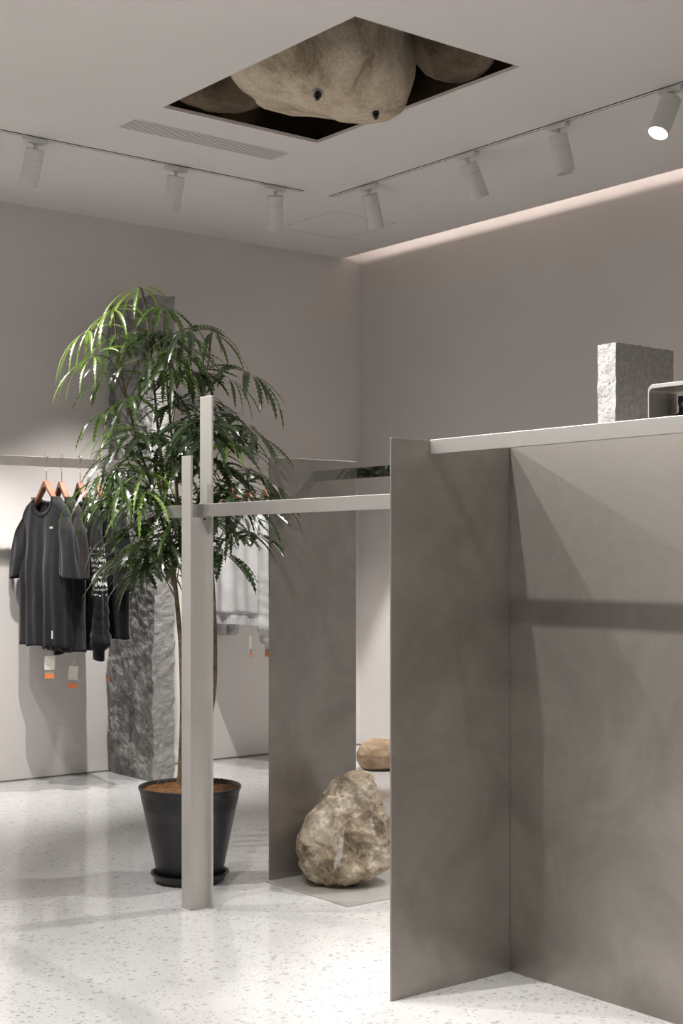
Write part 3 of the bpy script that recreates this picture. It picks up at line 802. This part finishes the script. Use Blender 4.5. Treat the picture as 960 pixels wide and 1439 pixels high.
def price_tag(g, y, z, x=-.03, swing=.0, turn=0):
    """card on a string hanging below the hem; local coordinates of the garment"""
    mb = MB(); mb.tube([(x + .03, y, z + .11), (x, y, z + .012), (x, y + swing * .2, z - .008)], .0009, 5)
    s = mb.build('tag_string', M_STRING, g)
    c, sn = math.cos(turn), math.sin(turn)
    def card(name, a, b, m, dx):
        mb = MB(); mb.box((dx - .0006, a[0], a[1]), (dx + .0006, b[0], b[1]))
        mb.v = [(x + v[0] * c - v[1] * sn, y + v[0] * sn + v[1] * c + swing * (z - v[2] - z) * 0 + (z - v[2]) * 0, z + v[2]) for v in mb.v]
        mb.v = [(v[0], v[1] + swing * (z - v[2]), v[2]) for v in mb.v]
        return mb.build(name, m, g)
    card('price_card', (-.026, -.075), (.026, -.006), M_TAG, 0)
    card('grey_card', (-.024, -.095), (.024, -.020), M_TAGG, .003)
    o = card('orange_card', (-.024, -.118), (.024, -.094), M_ORANGE, .002); o['label'] = 'orange end of the card'
def print_rows(g, shape, y0, y1, rows, hw, zt_off, H_, seed, parent_name='print'):
    rng = random.Random(seed); mb = MB()
    for (z0, h, a, b, dens) in rows:
        y = a
        while y < b:
            w_ = rng.uniform(.003, .010)
            if rng.random() < dens:
                za = z0 + rng.uniform(-.2, .2) * h; hh = h * rng.uniform(.35, 1)
                def P(yy, zz):
                    u = yy / hw; top_ = zt_off; v = min(1, max(0, (top_ - zz) / top_)); p = shape(u, v, True); return (p[0] - .0032, yy, zz)
                sk = rng.uniform(-.002, .002)
                mb.add([P(y, za), P(y + w_ * .8, za), P(y + w_ * .8 + sk, za + hh), P(y + sk, za + hh)], [(0, 1, 2, 3)])
            y += w_
    return mb.build(parent_name, M_PRINT, g)

hangers = [(3.290, 'wooden hanger with brass hook holding the front charcoal t-shirt, leftmost'),
           (3.375, 'wooden hanger with brass hook, second from the left on the rail'),
           (3.480, 'wooden hanger of the black printed sweatshirt, partly behind leaf tips'),
           (3.580, 'wooden hanger mostly hidden by leaves, last of the four with black clothes'),
           (4.409, 'brass hook and hanger of the pale grey sweatshirt, nearest the stone pillar'),
           (4.528, 'brass hook and hanger in the middle of the pale sweatshirts'),
           (4.645, 'brass hook and hanger right beside the edge of the tall steel panel')]
for (x, l), tl in zip(hangers, (6, -4, -5, -5, 10, -3, 4)): hanger(x, l, tl)
G = 'black and charcoal tops on the left rail'
g1, s1 = garment('t_shirt', 't-shirt', 3.290, 'washed charcoal short-sleeved t-shirt hanging first on the rail at far left', M_CHAR, hw=.218, zh=.715, zs=1.06, tilt=R(6), seed=1, group=G)
g2, s2 = garment('t_shirt', 't-shirt', 3.385, 'brownish black short-sleeved t-shirt hanging just behind the front charcoal one', M_BROWNBLK, hw=.225, zh=.69, zs=1.06, tilt=R(-4), seed=4, group=G)
g3, s3_ = garment('sweatshirt', 'sweatshirt', 3.485, 'black long-sleeved sweatshirt with white scratchy print on chest and sleeve', M_BLACK, hw=.245, zh=.70, sleeve='long', zs=.655, tilt=R(-5), seed=7, rib=True, group=G)
g4, s4 = garment('t_shirt', 't-shirt', 3.590, 'plain black top hanging last of the dark clothes beside the stone pillar', M_BLACK, hw=.26, zh=.75, zs=1.0, tilt=R(-5), seed=9, group=G, dy=-.05)
# logo and woven label
mb = MB(); p = s1(-.45, .19, True)
for q in range(4):      # four tiny block letters
    y_ = p[1] + .011 - q * .0075
    mb.box((p[0] - .0030, y_ - .0052, p[2] - .005), (p[0] - .0020, y_ - .0036, p[2] + .005))
    mb.box((p[0] - .0030, y_ - .0018, p[2] - .005), (p[0] - .0020, y_, p[2] + .005))
    mb.box((p[0] - .0030, y_ - .0052, p[2] - (.001 if q % 2 else .005)), (p[0] - .0020, y_, p[2] + (.001 if q % 2 else -.003)))
mb.build('chest_logo', M_PRINT, g1)
p = s1(-.62, .90, True); mb = MB(); mb.box((p[0] - .010, p[1] - .005, p[2] - .028), (p[0] - .008, p[1] + .006, p[2] + .012)); o = mb.build('woven_label', M_TAG, g1)
H1 = 1.452 - .70
print_rows(g3, s3_, 0, 0, [(.62, .012, -.11, .02, .5), (.585, .022, -.16, .05, .85), (.56, .012, -.14, .04, .5), (.50, .010, -.12, .06, .6), (.465, .030, -.16, .09, .9), (.43, .012, -.1, .08, .5), (.39, .03, -.04, .10, .8), (.34, .03, -.02, .10, .7)], .245, H1, H1, 3)
mb = MB(); rr = random.Random(8)     # print on the sleeve
for z0, hh, dens in ((.50, .014, .6), (.475, .010, .5), (.44, .022, .95), (.415, .012, .9), (.390, .012, .7), (.360, .012, .7), (.325, .024, .95), (.30, .012, .8), (.275, .008, .6)):
    t = 2.4
    while t < 5.4:
        w_ = rr.uniform(.05, .13)
        if rr.random() < dens:
            za = z0 + rr.uniform(-.3, .3) * hh; h2 = hh * rr.uniform(.5, 1.1)
            za_, zb_ = s3_.zr
            P = lambda a, z: s3_.sleeve(-1, max(0, min(1, (z - za_) / (zb_ - za_))), a, .0035)
            mb.add([P(t, za), P(t + w_ * .85, za), P(t + w_ * .85, za + h2), P(t, za + h2)], [(0, 1, 2, 3)])
        t += w_
mb.build('sleeve_print', M_PRINT, g3)
price_tag(g1, -.08, -.040, swing=.05, turn=R(45))
price_tag(g3, -.05, -.085, swing=.18, x=-.06, turn=R(40))
price_tag(g4, -.12, -.10, swing=.05, turn=R(-35))
G = 'pale grey sweatshirts behind the plant'
g5, s5 = garment('sweatshirt', 'sweatshirt', 4.409, 'pale grey sweatshirt seen between the post and the tall panel', M_LGREY, hw=.27, zh=.80, sleeve='long', zs=.70, tilt=R(10), seed=21, rib=True, group=G, zt=1.455, thick=1.3)
g6, s6 = garment('sweatshirt', 'sweatshirt', 4.528, 'pale grey sweatshirt in the middle, mostly hidden behind the front pale one', M_LGREY, hw=.27, zh=.80, sleeve='long', zs=.72, tilt=R(-3), seed=24, rib=True, group=G, zt=1.455)
g7, s7 = garment('sweatshirt', 'sweatshirt', 4.645, 'pale grey sweatshirt whose sleeve hangs at the edge of the tall steel panel', M_LGREY, hw=.27, zh=.79, sleeve='long', zs=.72, tilt=R(4), seed=27, rib=True, group=G, zt=1.455)
price_tag(g5, -.18, -.06, swing=.0, turn=R(-30))
price_tag(g6, -.235, -.06, swing=.02)
